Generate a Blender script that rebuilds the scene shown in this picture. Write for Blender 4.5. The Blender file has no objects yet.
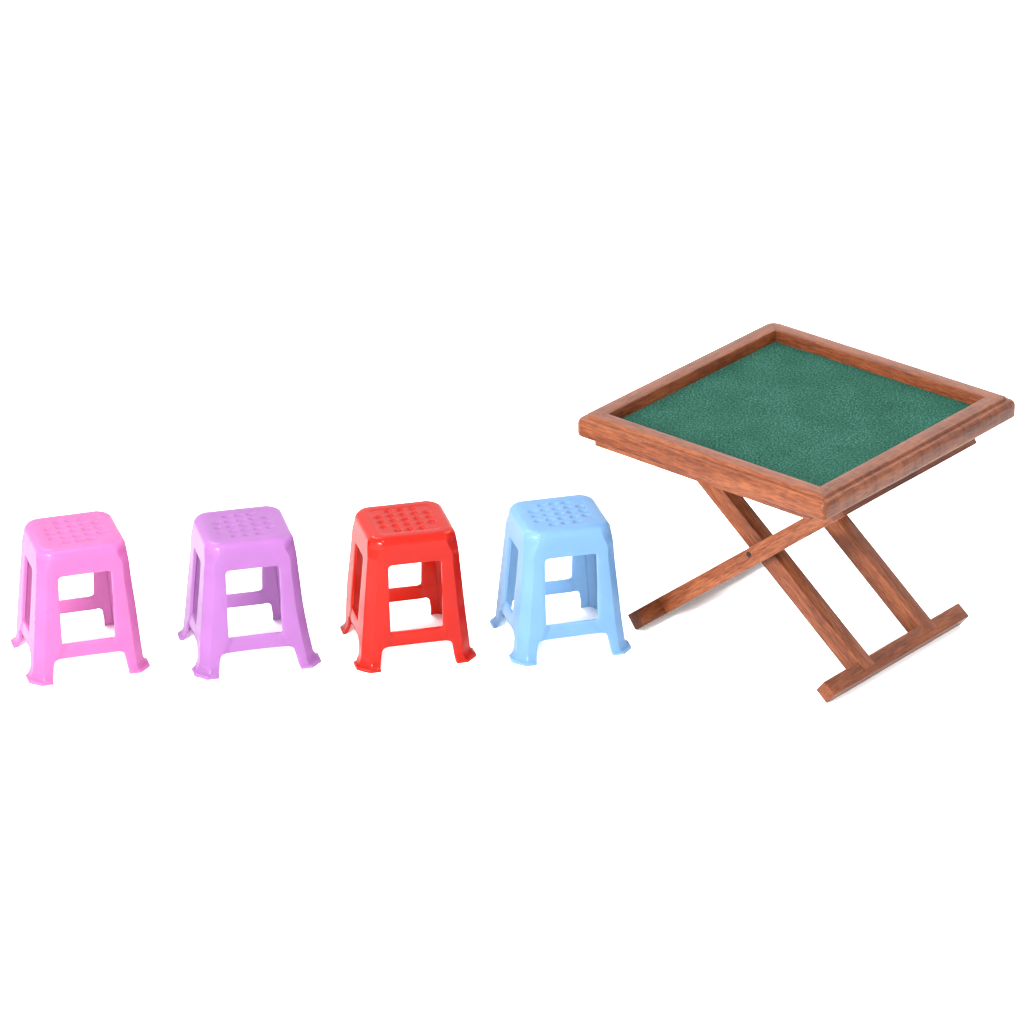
import bpy, bmesh, math, random
from mathutils import Vector, Matrix, noise

C = bpy.context.scene.collection
sc = bpy.context.scene
rnd = random.Random(7)

# ------------------------------------------------------------------ helpers
def link(name, me, parent=None, mat=None):
    o = bpy.data.objects.new(name, me)
    C.objects.link(o)
    if parent is not None:
        o.parent = parent
    if mat is not None:
        me.materials.clear()
        me.materials.append(mat)
    return o

def nodes_of(name):
    m = bpy.data.materials.new(name)
    m.use_nodes = True
    nt = m.node_tree
    b = nt.nodes['Principled BSDF']
    return m, nt, b

def N(nt, typ, **kw):
    n = nt.nodes.new(typ)
    for k, v in kw.items():
        setattr(n, k, v)
    return n

def ramp(nt, stops):
    r = nt.nodes.new('ShaderNodeValToRGB')
    e = r.color_ramp.elements
    while len(e) < len(stops):
        e.new(0.5)
    for i, (p, c) in enumerate(stops):
        e[i].position = p
        e[i].color = (c[0], c[1], c[2], 1)
    return r

# ------------------------------------------------------------------ materials
def wood_material(name, light, mid, dark, figure=0.0):
    """reddish lacquered hardwood, grain along the piece's own X axis"""
    m, nt, b = nodes_of(name)
    L = nt.links.new
    tc = N(nt, 'ShaderNodeTexCoord')
    oi = N(nt, 'ShaderNodeObjectInfo')
    off = N(nt, 'ShaderNodeVectorMath', operation='SCALE')
    comb = N(nt, 'ShaderNodeCombineXYZ')
    L(oi.outputs['Random'], comb.inputs[0]); L(oi.outputs['Random'], comb.inputs[1]); L(oi.outputs['Random'], comb.inputs[2])
    L(comb.outputs[0], off.inputs[0]); off.inputs['Scale'].default_value = 37.0
    add = N(nt, 'ShaderNodeVectorMath', operation='ADD')
    L(tc.outputs['Object'], add.inputs[0]); L(off.outputs[0], add.inputs[1])

    def stretched(sx, s, detail, rough=0.55, scale=1.0):
        mp = N(nt, 'ShaderNodeMapping')
        mp.inputs['Scale'].default_value = (sx, s, s)
        L(add.outputs[0], mp.inputs[0])
        n = N(nt, 'ShaderNodeTexNoise')
        n.inputs['Scale'].default_value = scale
        n.inputs['Detail'].default_value = detail
        n.inputs['Roughness'].default_value = rough
        L(mp.outputs[0], n.inputs['Vector'])
        return n
    broad = stretched(3.0, 26.0, 3)
    grain = stretched(18.0, 230.0, 4, 0.7)
    pores = stretched(24.0, 330.0, 3, 0.65)
    blotch = stretched(14.0, 22.0, 2)
    mx = N(nt, 'ShaderNodeMath', operation='MULTIPLY_ADD')
    L(grain.outputs['Fac'], mx.inputs[0]); mx.inputs[1].default_value = 0.55
    mb = N(nt, 'ShaderNodeMath', operation='MULTIPLY')
    L(broad.outputs['Fac'], mb.inputs[0]); mb.inputs[1].default_value = 0.45
    L(mb.outputs[0], mx.inputs[2])
    last = mx
    if figure:
        fig = stretched(70.0, 9.0, 2)
        mf = N(nt, 'ShaderNodeMath', operation='MULTIPLY_ADD')
        fs = N(nt, 'ShaderNodeMath', operation='SUBTRACT')
        L(fig.outputs['Fac'], fs.inputs[0]); fs.inputs[1].default_value = 0.5
        L(fs.outputs[0], mf.inputs[0]); mf.inputs[1].default_value = figure
        L(last.outputs[0], mf.inputs[2])
        last = mf
    r = ramp(nt, [(0.33, dark), (0.47, mid), (0.66, light)])
    L(last.outputs[0], r.inputs[0])
    # dark pores
    pr = ramp(nt, [(0.36, (0.36, 0.27, 0.25)), (0.50, (1, 1, 1))])
    L(pores.outputs['Fac'], pr.inputs[0])
    mul = N(nt, 'ShaderNodeMixRGB', blend_type='MULTIPLY'); mul.inputs[0].default_value = 0.6
    L(r.outputs[0], mul.inputs[1]); L(pr.outputs[0], mul.inputs[2])
    br = ramp(nt, [(0.35, (0.74, 0.66, 0.62)), (0.6, (1.06, 1.03, 1.0))])
    L(blotch.outputs['Fac'], br.inputs[0])
    mul2 = N(nt, 'ShaderNodeMixRGB', blend_type='MULTIPLY'); mul2.inputs[0].default_value = 0.4
    L(mul.outputs[0], mul2.inputs[1]); L(br.outputs[0], mul2.inputs[2])
    # every piece a little different
    hv = N(nt, 'ShaderNodeHueSaturation')
    mr = N(nt, 'ShaderNodeMapRange')
    mr.inputs['To Min'].default_value = 0.86; mr.inputs['To Max'].default_value = 1.12
    L(oi.outputs['Random'], mr.inputs['Value']); L(mr.outputs[0], hv.inputs['Value'])
    L(mul2.outputs[0], hv.inputs['Color'])
    L(hv.outputs[0], b.inputs['Base Color'])
    b.inputs['Roughness'].default_value = 0.36
    b.inputs['Specular IOR Level'].default_value = 0.13
    bp = N(nt, 'ShaderNodeBump')
    bp.inputs['Strength'].default_value = 0.35
    bp.inputs['Distance'].default_value = 0.0015
    L(pores.outputs['Fac'], bp.inputs['Height'])
    L(bp.outputs[0], b.inputs['Normal'])
    return m

def felt_material():
    m, nt, b = nodes_of('green_felt')
    L = nt.links.new
    tc = N(nt, 'ShaderNodeTexCoord')
    n1 = N(nt, 'ShaderNodeTexNoise'); n1.inputs['Scale'].default_value = 175; n1.inputs['Detail'].default_value = 5; n1.inputs['Roughness'].default_value = 0.85
    n2 = N(nt, 'ShaderNodeTexNoise'); n2.inputs['Scale'].default_value = 7; n2.inputs['Detail'].default_value = 3; n2.inputs['Roughness'].default_value = 0.5
    L(tc.outputs['Object'], n1.inputs['Vector']); L(tc.outputs['Object'], n2.inputs['Vector'])
    r = ramp(nt, [(0.36, FELT[0]), (0.5, FELT[1]), (0.64, FELT[2])])
    L(n1.outputs['Fac'], r.inputs[0])
    r2 = ramp(nt, [(0.35, (0.94, 0.96, 0.95)), (0.66, (1.26, 1.20, 1.22))])
    L(n2.outputs['Fac'], r2.inputs[0])
    mul = N(nt, 'ShaderNodeMixRGB', blend_type='MULTIPLY'); mul.inputs[0].default_value = 1
    L(r.outputs[0], mul.inputs[1]); L(r2.outputs[0], mul.inputs[2])
    L(mul.outputs[0], b.inputs['Base Color'])
    b.inputs['Roughness'].default_value = 0.95
    b.inputs['Specular IOR Level'].default_value = 0.03
    bp = N(nt, 'ShaderNodeBump'); bp.inputs['Strength'].default_value = 0.15; bp.inputs['Distance'].default_value = 0.002
    L(n1.outputs['Fac'], bp.inputs['Height']); L(bp.outputs[0], b.inputs['Normal'])
    return m

def plastic_material(name, col, rough=0.3, spec=0.32, sss=0.0):
    m, nt, b = nodes_of(name)
    L = nt.links.new
    tc = N(nt, 'ShaderNodeTexCoord')
    n1 = N(nt, 'ShaderNodeTexNoise'); n1.inputs['Scale'].default_value = 14; n1.inputs['Detail'].default_value = 3
    L(tc.outputs['Object'], n1.inputs['Vector'])
    lo = [c * 0.95 for c in col]; hi = [min(1, c * 1.04) for c in col]
    r = ramp(nt, [(0.35, lo), (0.65, hi)])
    L(n1.outputs['Fac'], r.inputs[0]); L(r.outputs[0], b.inputs['Base Color'])
    rr = ramp(nt, [(0.3, (rough - 0.02,) * 3), (0.7, (rough + 0.05,) * 3)])
    n2 = N(nt, 'ShaderNodeTexNoise'); n2.inputs['Scale'].default_value = 40; n2.inputs['Detail'].default_value = 4
    L(tc.outputs['Object'], n2.inputs['Vector']); L(n2.outputs['Fac'], rr.inputs[0])
    L(rr.outputs[0], b.inputs['Roughness'])
    b.inputs['Specular IOR Level'].default_value = spec
    # faint moulding unevenness
    n3 = N(nt, 'ShaderNodeTexNoise'); n3.inputs['Scale'].default_value = 30; n3.inputs['Detail'].default_value = 2
    L(tc.outputs['Object'], n3.inputs['Vector'])
    bp = N(nt, 'ShaderNodeBump'); bp.inputs['Strength'].default_value = 0.12; bp.inputs['Distance'].default_value = 0.002
    L(n3.outputs['Fac'], bp.inputs['Height']); L(bp.outputs[0], b.inputs['Normal'])
    # thin moulded shell: some light comes through it
    tr = N(nt, 'ShaderNodeBsdfTranslucent')
    tcol = [min(1.0, c ** 0.48) for c in col]
    tr.inputs['Color'].default_value = (tcol[0], tcol[1], tcol[2], 1)
    mixs = N(nt, 'ShaderNodeMixShader'); mixs.inputs[0].default_value = TRANSL
    L(b.outputs[0], mixs.inputs[1]); L(tr.outputs[0], mixs.inputs[2])
    L(mixs.outputs[0], nt.nodes['Material Output'].inputs['Surface'])
    return m

TRANSL = 0.58
FELT = [(0.0009, 0.0088, 0.0058), (0.0060, 0.0312, 0.0212), (0.033, 0.086, 0.065)]
WOOD_LIGHT = (0.128, 0.0400, 0.0150)
WOOD_MID = (0.076, 0.0200, 0.0068)
WOOD_DARK = (0.030, 0.0070, 0.0025)
M_wood = wood_material('red_brown_wood', WOOD_LIGHT, WOOD_MID, WOOD_DARK)
M_rail = wood_material('red_brown_wood_figured', WOOD_LIGHT, WOOD_MID, WOOD_DARK, figure=0.08)
M_leg = wood_material('pale_red_brown_wood', tuple(c * k for c, k in zip(WOOD_LIGHT, (1.3, 1.4, 1.6))), tuple(c * k for c, k in zip(WOOD_MID, (1.25, 1.35, 1.5))), tuple(c * k for c, k in zip(WOOD_DARK, (1.3, 1.4, 1.6))))
M_curl = wood_material('red_brown_curly_wood', WOOD_LIGHT, WOOD_MID, WOOD_DARK, figure=0.30)
M_felt = felt_material()
M_pin, _nt, _b = nodes_of('dark_steel')
_b.inputs['Base Color'].default_value = (0.012, 0.007, 0.006, 1); _b.inputs['Roughness'].default_value = 0.5; _b.inputs['Specular IOR Level'].default_value = 0.1

# ------------------------------------------------------------------ ground
bm = bmesh.new()
bmesh.ops.create_grid(bm, x_segments=4, y_segments=4, size=60)
me = bpy.data.meshes.new('ground'); bm.to_mesh(me); bm.free()
M_ground, nt, b = nodes_of('white_studio_floor')
b.inputs['Base Color'].default_value = (0.93, 0.93, 0.93, 1)
b.inputs['Roughness'].default_value = 0.8
b.inputs['Specular IOR Level'].default_value = 0.1
g = link('ground', me, None, M_ground)
g['kind'] = 'structure'

# ------------------------------------------------------------------ table
TX, TY, TA, TH = 0.83875, -0.78104, -0.70054, 0.7212
HX, HY = 0.3875, 0.4026          # half size of the felt opening
t = bpy.data.objects.new('folding_table', None); C.objects.link(t)
t.empty_display_size = 0.2
t.location = (TX, TY, 0); t.rotation_euler = (0, 0, TA)
t['label'] = 'red-brown wooden folding table with green felt top and crossed legs'
t['category'] = 'table'

def place(o, origin, xa, ya):
    xa = Vector(xa).normalized(); ya = Vector(ya).normalized(); za = xa.cross(ya)
    m = Matrix((xa, ya, za)).transposed().to_4x4()
    m.translation = Vector(origin)
    o.matrix_basis = m

def finish(bm, name, smooth=True, ang=35):
    bmesh.ops.recalc_face_normals(bm, faces=bm.faces)
    me = bpy.data.meshes.new(name); bm.to_mesh(me); bm.free()
    if smooth:
        for p in me.polygons: p.use_smooth = True
        me.set_sharp_from_angle(angle=math.radians(ang))
    return me

def bar_mesh(name, length, wy, wz, bev=0.003, endbev=None, wob=0.0006):
    bm = bmesh.new()
    n = 14
    rings = []
    for i in range(n + 1):
        x = -length / 2 + length * i / n
        dy = noise.noise(Vector((x * 6, wy * 90, length * 31))) * wob
        dz = noise.noise(Vector((x * 6, 7 + wz * 90, length * 17))) * wob
        rings.append([bm.verts.new((x, sy * wy / 2 + dy, sz * wz / 2 + dz)) for sy, sz in ((-1, -1), (1, -1), (1, 1), (-1, 1))])
    for i in range(n):
        for k in range(4):
            bm.faces.new((rings[i][k], rings[i][(k + 1) % 4], rings[i + 1][(k + 1) % 4], rings[i + 1][k]))
    bm.faces.new(rings[0]); bm.faces.new(rings[-1])
    bmesh.ops.recalc_face_normals(bm, faces=bm.faces)
    ed = [e for e in bm.edges if len(e.link_faces) == 2 and e.calc_face_angle(0) > 1.0]
    bmesh.ops.bevel(bm, geom=ed, offset=bev, segments=2, affect='EDGES', profile=0.6)
    return finish(bm, name, ang=40)

# --- frame: four mitred moulded rails
def smooth01(u):
    u = max(0.0, min(1.0, u))
    return u * u * (3 - 2 * u)
PROFILE = [(0.0, -0.050), (0.0, -0.0035), (0.0012, -0.001), (0.0035, 0.0), (0.015, 0.0), (0.030, 0.0), (0.0465, 0.0), (0.0485, -0.0006), (0.0494, -0.0022),
           (0.0495, -0.0082), (0.0500, -0.0090), (0.0535, -0.0092), (0.0590, -0.0098), (0.0640, -0.0122), (0.0680, -0.0165), (0.0706, -0.0230), (0.0714, -0.030), (0.0712, -0.042),
           (0.0711, -0.056), (0.0704, -0.0625), (0.0680, -0.0652), (0.060, -0.0660), (0.024, -0.0660), (0.024, -0.050)]
def rail_mesh(name, hl, hd, rl, rr, gap=0.0004):
    """rail along local X, outward = -Y, opening edge at y=0; hl = half length of the opening along it"""
    bm = bmesh.new()
    cols = []
    ARC = 4
    def stations(o):
        f = smooth01((o - 0.03) / 0.018)
        base = 0.0 if o < 0.03 else 0.30 * (o - 0.03)
        r0, r1 = base + rl * f, base + rr * f
        full = hl + o
        pts = []
        # 45 degree half of a corner arc, straight run, half arc of the other corner
        def arc(r):
            return [(full - r + r * math.sin(q), -(o - r) - r * math.cos(q)) for q in (math.radians(45 * i / ARC) for i in range(ARC + 1))]
        left = [(-x, y) for x, y in reversed(arc(r0))]
        n = 18
        xa, xb = -(full - r0), full - r1
        straight = [(xa + (xb - xa) * i / n, -o) for i in range(1, n)]
        pts = left + straight + arc(r1)
        k = (hl + o - gap) / (hl + o)
        return [(x * k, y) for x, y in pts]
    for (o, z) in PROFILE:
        row = []
        for i, (x, y) in enumerate(stations(o)):
            w = noise.noise(Vector((x * 5, hl * 50 + o * 8, z * 10))) * 0.0005
            row.append(bm.verts.new((x, y + w * 0.6, z + w)))
        cols.append(row)
    n = len(cols[0])
    P = len(PROFILE)
    for j in range(P):
        a, c = cols[j], cols[(j + 1) % P]
        for i in range(n - 1):
            bm.faces.new((a[i], a[i + 1], c[i + 1], c[i]))
    bm.faces.new([cols[j][0] for j in range(P)])
    bm.faces.new([cols[j][-1] for j in range(P)])
    return finish(bm, name, ang=50)

for (ox, oy, ax, hl, hd, rl, rr) in ((0, -HY, (1, 0, 0), HX, HY, 0.012, 0.0), (HX, 0, (0, 1, 0), HY, HX, 0.0, 0.003),
                                     (0, HY, (-1, 0, 0), HX, HY, 0.003, 0.024), (-HX, 0, (0, -1, 0), HY, HX, 0.024, 0.012)):
    o = link('frame_rail', rail_mesh('frame_rail', hl, hd, rl, rr), t, M_curl if ox > 0 else M_rail)
    a = Vector(ax)
    out = Vector((ox, oy, 0)).normalized()
    place(o, (ox, oy, TH), a, -out)

# --- felt, slightly uneven, its back edge curling up a little
bm = bmesh.new()
nx, ny = 60, 62
vs = {}
for i in range(nx + 1):
    for j in range(ny + 1):
        x = -HX + 0.002 + (2 * HX - 0.004) * i / nx
        y = -HY + 0.002 + (2 * HY - 0.004) * j / ny
        z = 0.0012 * noise.noise(Vector((x * 7, y * 7, 0))) + 0.0004 * noise.noise(Vector((x * 40, y * 40, 3)))
        vs[i, j] = bm.verts.new((x, y, z))
for i in range(nx):
    for j in range(ny):
        bm.faces.new((vs[i, j], vs[i + 1, j], vs[i + 1, j + 1], vs[i, j + 1]))
r = bmesh.ops.extrude_face_region(bm, geom=bm.faces[:])
bmesh.ops.translate(bm, verts=[v for v in r['geom'] if isinstance(v, bmesh.types.BMVert)], vec=(0, 0, -0.004))
o = link('felt_top', finish(bm, 'felt_top'), t, M_felt)
o.location = (0, 0, TH - 0.037)

# --- under board carrying the frame
o = link('under_board', bar_mesh('under_board', 0.792, 0.910, 0.0215, 0.002), t, M_wood)
o.location = (0, 0, TH - 0.0664 - 0.01075)

# --- crossed legs
c39 = Vector((0.777, 0, -0.629)).normalized()      # down and outwards for the pair whose foot is at +x
n39 = Vector((0.629, 0, 0.777)).normalized()
BARW, BART = 0.052, 0.0475
def pair(sx, centre, tilt, y_near, y_far, thick, bart, HALF, low=0.0):
    """two parallel legs with a foot bar and a support bar; sx: side the foot stands on"""
    rot = Matrix.Rotation(tilt, 3, 'Y')
    ax = rot @ Vector((c39.x * sx, 0, c39.z))
    cen = Vector(centre)
    for yc in (y_near, y_far):
        lg = link('leg', bar_mesh('leg', HALF * 2 + 0.012, 0.053, thick, 0.0022), t, M_leg)
        nrm = Vector((-ax.z, 0, ax.x)); nrm = nrm if nrm.z > 0 else -nrm
        place(lg, Vector((cen.x, yc, cen.z)) - nrm * low, ax, (0, 1, 0))
    fb = link('foot_bar', bar_mesh('foot_bar', 0.672, BARW, bart, 0.004), t, M_wood)
    place(fb, cen + ax * HALF, (0, 1, 0), ax)
    tb = link('support_bar', bar_mesh('support_bar', 0.655, BARW, bart, 0.004), t, M_wood)
    place(tb, cen - ax * HALF, (0, 1, 0), ax)
pair(1, (0.016, -0.008, 0.322), -0.020, -0.1525, 0.1570, 0.0600, 0.0475, 0.468, 0.0048)
pair(-1, (0.026, 0.006, 0.3225), 0.0, -0.2050, 0.2115, 0.0540, 0.0530, 0.459)
# pivot pins through each pair of crossing legs
for sy in (-1, 1):
    bm = bmesh.new()
    bmesh.ops.create_cone(bm, cap_ends=True, segments=20, radius1=0.009, radius2=0.009, depth=0.1165)
    ed = [e for e in bm.edges if e.calc_face_angle(0) > 1]
    bmesh.ops.bevel(bm, geom=ed, offset=0.0015, segments=2, affect='EDGES')
    o = link('pivot_pin', finish(bm, 'pivot_pin'), t, M_pin)
    place(o, (0.010, sy * 0.1785 + 0.0032, 0.322), (1, 0, 0), (0, 0, 1))

# ------------------------------------------------------------------ stools
Z1, Z2, Z3 = 0.069, 0.113, 0.326
SEATZ = 0.386
FIL = 0.022
def smooth(a, b, x):
    u = max(0, min(1, (x - a) / (b - a)))
    return u * u * (3 - 2 * u)
def half(z):
    w = 0.168 - 0.090 * z
    lip = 0.0
    if z < 0.034:
        u = (0.034 - z) / 0.034
        lip = 0.0135 * u ** 1.7
        if z <= 0.0065:
            lip = 0.0145
    fx = w + lip
    fy = 0.1565 - 0.0780 * z + lip
    return fx, fy
def chamfer(z):
    c = 0.027 + 0.007 * smooth(0.04, 0.005, z) if z < 0.04 else 0.027
    if z > 0.30:
        c = 0.027 - 0.003 * smooth(0.30, 0.342, z) + 0.015 * smooth(0.340, 0.390, z)
    return c
def opening(z, side):
    wide, low = (0.080, 0.106) if side == 0 else (0.051, 0.086)
    if z < Z1:
        o = low + 0.009 * max(0, 1 - z / 0.06)
        r = 0.014
        d = Z1 - z
        if d < r: o -= r - math.sqrt(max(0, r * r - (r - d) ** 2))
        return o
    if z <= Z2:
        u = (z - Z1) / (Z2 - Z1)
        return (low - 0.014) * (1 - u) + (wide - 0.008) * u
    r = 0.008
    o = wide
    d = z - Z2
    if d < r: o -= r - math.sqrt(max(0, r * r - (r - d) ** 2))
    r = 0.012
    d = Z3 - z
    if d < 0: return wide - r
    if d < r: o -= r - math.sqrt(max(0, r * r - (r - d) ** 2))
    return o

ROWS = [0, 0.0035, 0.0065, 0.0085, 0.0115, 0.016, 0.023, 0.028, 0.034, 0.044, 0.055, 0.0595, 0.063, 0.066, 0.068, Z1,
        0.080, 0.091, 0.102, Z2, 0.114, 0.1155, 0.118, 0.121, 0.15, 0.19, 0.23, 0.27, 0.30, 0.314, 0.318, 0.321, 0.3235, 0.3252, Z3,
        0.332,
        0.340, 0.347, 0.352, 0.356, 0.360, 0.364, 0.368, 0.373, 0.380, SEATZ]
MIDF = [0.0, 0.025, 0.06, 0.25, 0.5, 0.75, 0.94, 0.975]     # columns across an opening
LEGF = [0.0, 0.035, 0.09, 0.4, 0.7]     # columns across each leg face, closer together at the corner edge
CORF = [0.0, 0.06, 0.16, 0.5, 0.84, 0.94]   # and across a corner chamfer
def ring_points(z, X, Y, c, rounding):
    """list of (x, y, column tag); starts at the front left corner and runs counter-clockwise seen from above"""
    pts = []
    for s in range(4):
        side = s % 2
        A, B = (X, Y) if side == 0 else (Y, X)
        o = opening(min(z, Z3), side)
        e = A - c
        o = min(o, e - 0.004)
        us = []
        for q in LEGF: us.append((-e + (e - o) * q, 'leg0'))
        for q in MIDF: us.append((-o + 2 * o * q, 'mid'))
        for q in LEGF: us.append((o + (e - o) * (1 - ([1.0] + LEGF[:0:-1])[LEGF.index(q)]), 'leg1'))
        for u, tg in us:
            sunk = 0.0
            if tg == 'mid' and abs(u) < 0.96 * o and z <= Z2 + 1e-6: sunk = 0.0028      # stretchers lie a little behind the legs
            pts.append((s, u, -B + sunk, tg))
        for f in CORF:
            # chamfer, slightly rounded
            px, py = e + c * f, -B + c * f
            k = rounding * 4 * f * (1 - f) * c * 0.16
            pts.append((s, px + k, py - k, 'cor'))
    out = []
    for s, u, v, tg in pts:
        a = s * math.pi / 2
        ca, sa = round(math.cos(a)), round(math.sin(a))
        out.append((u * ca - v * sa, u * sa + v * ca, tg, s))
    return out

def full_stool_mesh():
    bm = bmesh.new()
    rings = []; tags = None
    for z in ROWS:
        X, Y = half(z)
        rp = ring_points(z, X, Y, chamfer(z), 0.12 + 0.5 * smooth(0.37, 0.39, z))
        rings.append([bm.verts.new((p[0], p[1], z)) for p in rp])
        tags = [(p[2], p[3]) for p in rp]
    X0, Y0 = half(SEATZ)
    K = 6
    for i in range(1, K + 1):
        a = math.pi / 2 * i / K
        ins = FIL * (1 - math.cos(a))
        z = SEATZ + FIL * math.sin(a)
        rp = ring_points(z, X0 - ins, Y0 - ins, max(0.006, 0.039 - ins * 0.6), 0.62 + 0.6 * i / K)
        rings.append([bm.verts.new((p[0], p[1], z)) for p in rp])
    n = len(tags)
    nr = len(ROWS)
    for r in range(len(rings) - 1):
        z0, z1 = (ROWS[r], ROWS[r + 1]) if r + 1 < nr else (1, 1)
        for i in range(n):
            tg, s = tags[i]
            j = (i + 1) % n
            if tg == 'mid' and (z1 <= Z1 + 1e-6 or (z0 >= Z2 - 1e-6 and z1 <= Z3 + 1e-6)):
                continue
            f = bm.faces.new((rings[r][i], rings[r][j], rings[r + 1][j], rings[r + 1][i]))
            if z0 >= Z3 - 1e-6:
                mi = 0
            elif tg == 'mid':
                mi = 5 + s
            else:
                corner = (s - 1) % 4 if tg == 'leg0' else s
                mi = 1 + corner
                if z1 <= 0.0200: mi = 9 + corner
            f.material_index = mi
    # seat: dense panel with 21 dimples, filled out to the rounded edge
    ZT = SEATZ + FIL
    gx, gy = 0.096, 0.089
    nx, ny = 76, 68
    V = {}
    cents = [((i - 2) * 0.0365, (j - 2) * 0.0340) for i in range(5) for j in range(5) if not (i in (0, 4) and j in (0, 4))]
    for i in range(nx + 1):
        for j in range(ny + 1):
            x = -gx + 2 * gx * i / nx; y = -gy + 2 * gy * j / ny
            # rounded panel, sunk a little
            d = min(gx - abs(x), gy - abs(y))
            qx, qy = max(0, abs(x) - (gx - 0.02)), max(0, abs(y) - (gy - 0.02))
            if qx > 0 and qy > 0: d = 0.02 - math.hypot(qx, qy)
            z = ZT - 0.0013 * smooth(0.001, 0.008, d)
            for cx, cy in cents:
                rr = math.hypot((x - cx) / 1.3, y - cy) / 0.0114
                if rr < 1.35:
                    z += -DENT * (1 - smooth(0.50, 1.0, rr)) + DENT * 0.10 * math.exp(-((rr - 1.08) / 0.16) ** 2)
            V[i, j] = bm.verts.new((x, y, z))
    for i in range(nx):
        for j in range(ny):
            f = bm.faces.new((V[i, j], V[i + 1, j], V[i + 1, j + 1], V[i, j + 1])); f.material_index = 0
    loop_in = [V[i, 0] for i in range(nx)] + [V[nx, j] for j in range(ny)] + [V[i, ny] for i in range(nx, 0, -1)] + [V[0, j] for j in range(ny, 0, -1)]
    edges = []
    for lp in (loop_in, rings[-1]):
        for k in range(len(lp)):
            e = bm.edges.get((lp[k], lp[(k + 1) % len(lp)]))
            edges.append(e)
    res = bmesh.ops.triangle_fill(bm, use_beauty=True, edges=edges, normal=(0, 0, 1))
    for gme in res['geom']:
        if isinstance(gme, bmesh.types.BMFace): gme.material_index = 0
    bmesh.ops.remove_doubles(bm, verts=bm.verts, dist=1e-6)
    bmesh.ops.recalc_face_normals(bm, faces=bm.faces)
    # make sure normals point outwards
    up = [f for f in bm.faces if abs(f.calc_center_median().z - (SEATZ + FIL)) < 0.004]
    if sum(f.normal.z for f in up) < 0:
        bmesh.ops.reverse_faces(bm, faces=bm.faces)
    me = bpy.data.meshes.new('stool_shell'); bm.to_mesh(me); bm.free()
    for k in range(13): me.materials.append(None)
    for p in me.polygons: p.use_smooth = True
    o = bpy.data.objects.new('stool_shell', me); C.objects.link(o)
    so = o.modifiers.new('s', 'SOLIDIFY'); so.thickness = 0.0085; so.offset = -1; so.use_even_offset = False
    be = o.modifiers.new('b', 'BEVEL'); be.width = 0.0016; be.segments = 2; be.limit_method = 'ANGLE'; be.angle_limit = math.radians(50)
    dg = bpy.context.evaluated_depsgraph_get()
    ev = o.evaluated_get(dg)
    m2 = bpy.data.meshes.new_from_object(ev)
    bpy.data.objects.remove(o)
    return m2
DENT = 0.0052

def split_stool(full, name, mat, root, warp, seed):
    me = full.copy()
    for v in me.vertices:
        x, y, z = v.co
        dx = dy = dz = 0
        k = max(0.0, (0.20 - z) / 0.20) ** 1.6
        sx, sy = (1 if x > 0 else -1), (1 if y > 0 else -1)
        wx, wy = warp.get((sx, sy), (0, 0))
        fx = smooth(0.02, 0.10, abs(x)); fy = smooth(0.02, 0.09, abs(y))
        dx += wx * k * fx * fy; dy += wy * k * fx * fy
        q = Vector((x * 9 + seed * 13, y * 9, z * 9))
        dx += 0.0010 * noise.noise(q); dy += 0.0010 * noise.noise(q + Vector((5, 9, 2))); dz += 0.0008 * noise.noise(q + Vector((1, 4, 8)))
        # ragged moulding flash along the lowest edges
        if z < 0.012:
            q2 = Vector((x * 110 + seed, y * 110, seed * 3))
            rr = noise.noise(q2) * 0.0028
            L = math.hypot(x, y)
            dx += x / L * rr; dy += y / L * rr
            if z > 0.003: dz += abs(rr) * 0.5
        v.co = (x + dx, y + dy, z + dz)
    for p in me.polygons: p.use_smooth = True
    me.set_sharp_from_angle(angle=math.radians(48))
    me.update()
    cn = [Vector(n.vector) for n in me.corner_normals]
    made = {}
    groups = {}
    for p in me.polygons: groups.setdefault(p.material_index, []).append(p)
    for mi in sorted(groups):
        polys = groups[mi]
        idx = {}; verts = []; faces = []; norms = []
        for p in polys:
            f = []
            for li in p.loop_indices:
                vi = me.loops[li].vertex_index
                if vi not in idx:
                    idx[vi] = len(verts); verts.append(me.vertices[vi].co.copy())
                f.append(idx[vi]); norms.append(cn[li])
            faces.append(f)
        if mi == 0: nm = 'seat'
        elif mi < 5: nm = 'leg'
        elif mi < 9: nm = 'stretcher'
        else: nm = 'foot'
        m = bpy.data.meshes.new(nm)
        m.from_pydata(verts, [], faces)
        for p in m.polygons: p.use_smooth = True
        m.normals_split_custom_set([tuple(v) for v in norms])
        m.materials.append(mat)
        par = root if mi < 9 else made[mi - 8]
        made[mi] = link(nm, m, par)
    return made

full = full_stool_mesh()
STOOLS = [
    # x, y, turn, size, colour, label, foot bends
    (-1.2833, -0.9848, 0.2980, 1.0030, (0.320, 0.082, 0.224), 0.28, 'pink plastic stool with a dimpled square seat, standing beside the purple stool', {(-1, 1): (0.004, 0.0)}),
    (-0.7894, -0.9459, 0.2470, 1.0024, (0.225, 0.088, 0.250), 0.20, 'purple plastic stool with a dimpled square seat, between the pink and the red stool', {(1, -1): (0.015, -0.003), (-1, -1): (-0.002, -0.004)}),
    (-0.3143, -0.9090, 0.2450, 1.0000, (0.290, 0.0055, 0.0010), 0.18, 'red plastic stool with a dimpled square seat, between the purple and the blue stool', {(-1, 1): (0.011, 0.003)}),
    (0.1414, -0.8631, 0.2649, 0.9968, (0.110, 0.220, 0.375), 0.22, 'light blue plastic stool with a dimpled square seat, next to the wooden table', {(-1, 1): (0.005, 0.003), (1, -1): (0.005, 0)}),
]
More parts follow.
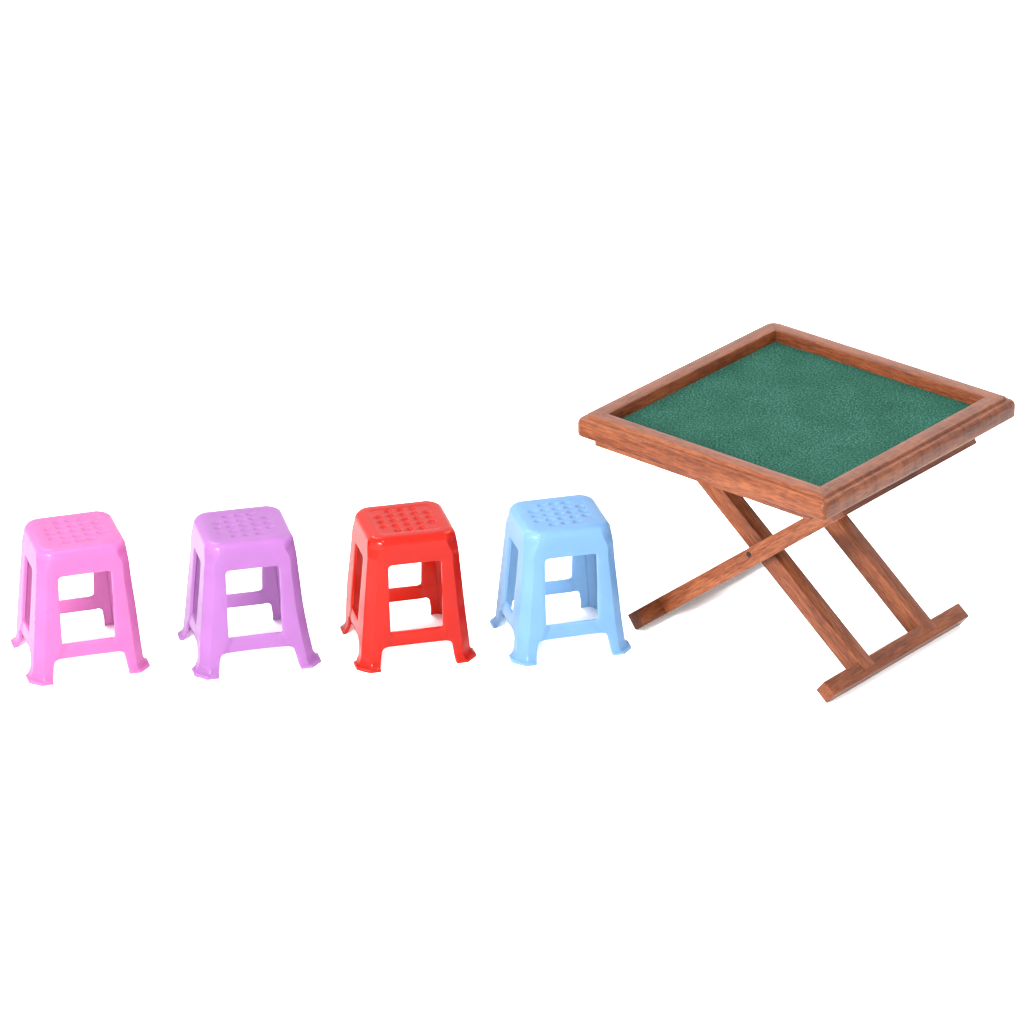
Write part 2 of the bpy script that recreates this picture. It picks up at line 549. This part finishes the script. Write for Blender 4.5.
for k, (x, y, a, s, col, rough, label, warp) in enumerate(STOOLS):
    root = bpy.data.objects.new('plastic_stool', None); C.objects.link(root)
    root.empty_display_size = 0.1
    root.location = (x - 0.006 * math.sin(a), y + 0.006 * math.cos(a), 0); root.rotation_euler = (0, 0, a); root.scale = (s, s, s)
    root['label'] = label; root['category'] = 'stool'; root['group'] = 'plastic stools standing in a row'
    cname = ['pink', 'purple', 'red', 'blue'][k]
    split_stool(full, cname, plastic_material(cname + '_plastic', col, rough), root, warp, k + 1)
bpy.data.meshes.remove(full)

# ------------------------------------------------------------------ light
w = bpy.data.worlds.new('World'); sc.world = w
w.use_nodes = True
bg = w.node_tree.nodes['Background']
# a white studio: bright walls and backdrop all round, a dimmer ceiling
wt = w.node_tree
wc = wt.nodes.new('ShaderNodeTexCoord'); ws = wt.nodes.new('ShaderNodeSeparateXYZ')
wt.links.new(wc.outputs['Generated'], ws.inputs[0])
wr = ramp(wt, [(0.0, (1, 1, 1)), (0.45, (1, 1, 1)), (0.80, (0.75, 0.75, 0.75))])
wt.links.new(ws.outputs['Z'], wr.inputs[0])
wt.links.new(wr.outputs[0], bg.inputs[0])
bg.inputs[1].default_value = 2.75

def softbox(name, loc, target, size, power, color=(1, 1, 1)):
    l = bpy.data.lights.new(name, 'AREA'); l.shape = 'RECTANGLE'; l.size = size[0]; l.size_y = size[1]
    l.energy = power; l.color = color
    o = bpy.data.objects.new(name, l); C.objects.link(o)
    o.location = loc
    o.rotation_euler = (Vector(target) - Vector(loc)).to_track_quat('-Z', 'Y').to_euler()
    return o
softbox('key_softbox', (-4.6, -7.4, 3.6), (0.0, -0.9, 0.3), (2.2, 2.2), 2250)
softbox('fill_softbox', (5.0, -5.4, 5.0), (0.2, -0.9, 0.2), (3.0, 3.0), 130)
softbox('top_softbox', (-0.4, -3.4, 6.4), (-0.2, -0.9, 0.3), (1.8, 1.2), 360)
softbox('added_back_light', (-3.2, 3.2, 6.6), (-0.2, -0.9, 0.2), (3.6, 3.6), 380)  # unseen lamp, added to whiten the floor and lift the stool interiors
softbox('added_back_light', (3.6, 2.8, 6.6), (0.4, -0.9, 0.2), (3.6, 3.6), 270)  # its added counterpart behind the table, kept weaker

# ------------------------------------------------------------------ camera
E_, D_ = 0.4457349, 15.7333
cam = bpy.data.cameras.new('camera'); co = bpy.data.objects.new('camera', cam); C.objects.link(co)
co.location = (0, -D_ * math.cos(E_), D_ * math.sin(E_))
co.rotation_euler = (math.pi / 2 - E_, 0, 0)
cam.sensor_width = 36; cam.lens = 36 * 5000 / 1024
cam.clip_start = 0.1; cam.clip_end = 500
sc.camera = co

vs_ = sc.view_settings
sc.display_settings.display_device = 'sRGB'
vs_.view_transform = 'Standard'; vs_.look = 'None'; vs_.exposure = 0; vs_.gamma = 1
vs_.use_curve_mapping = False
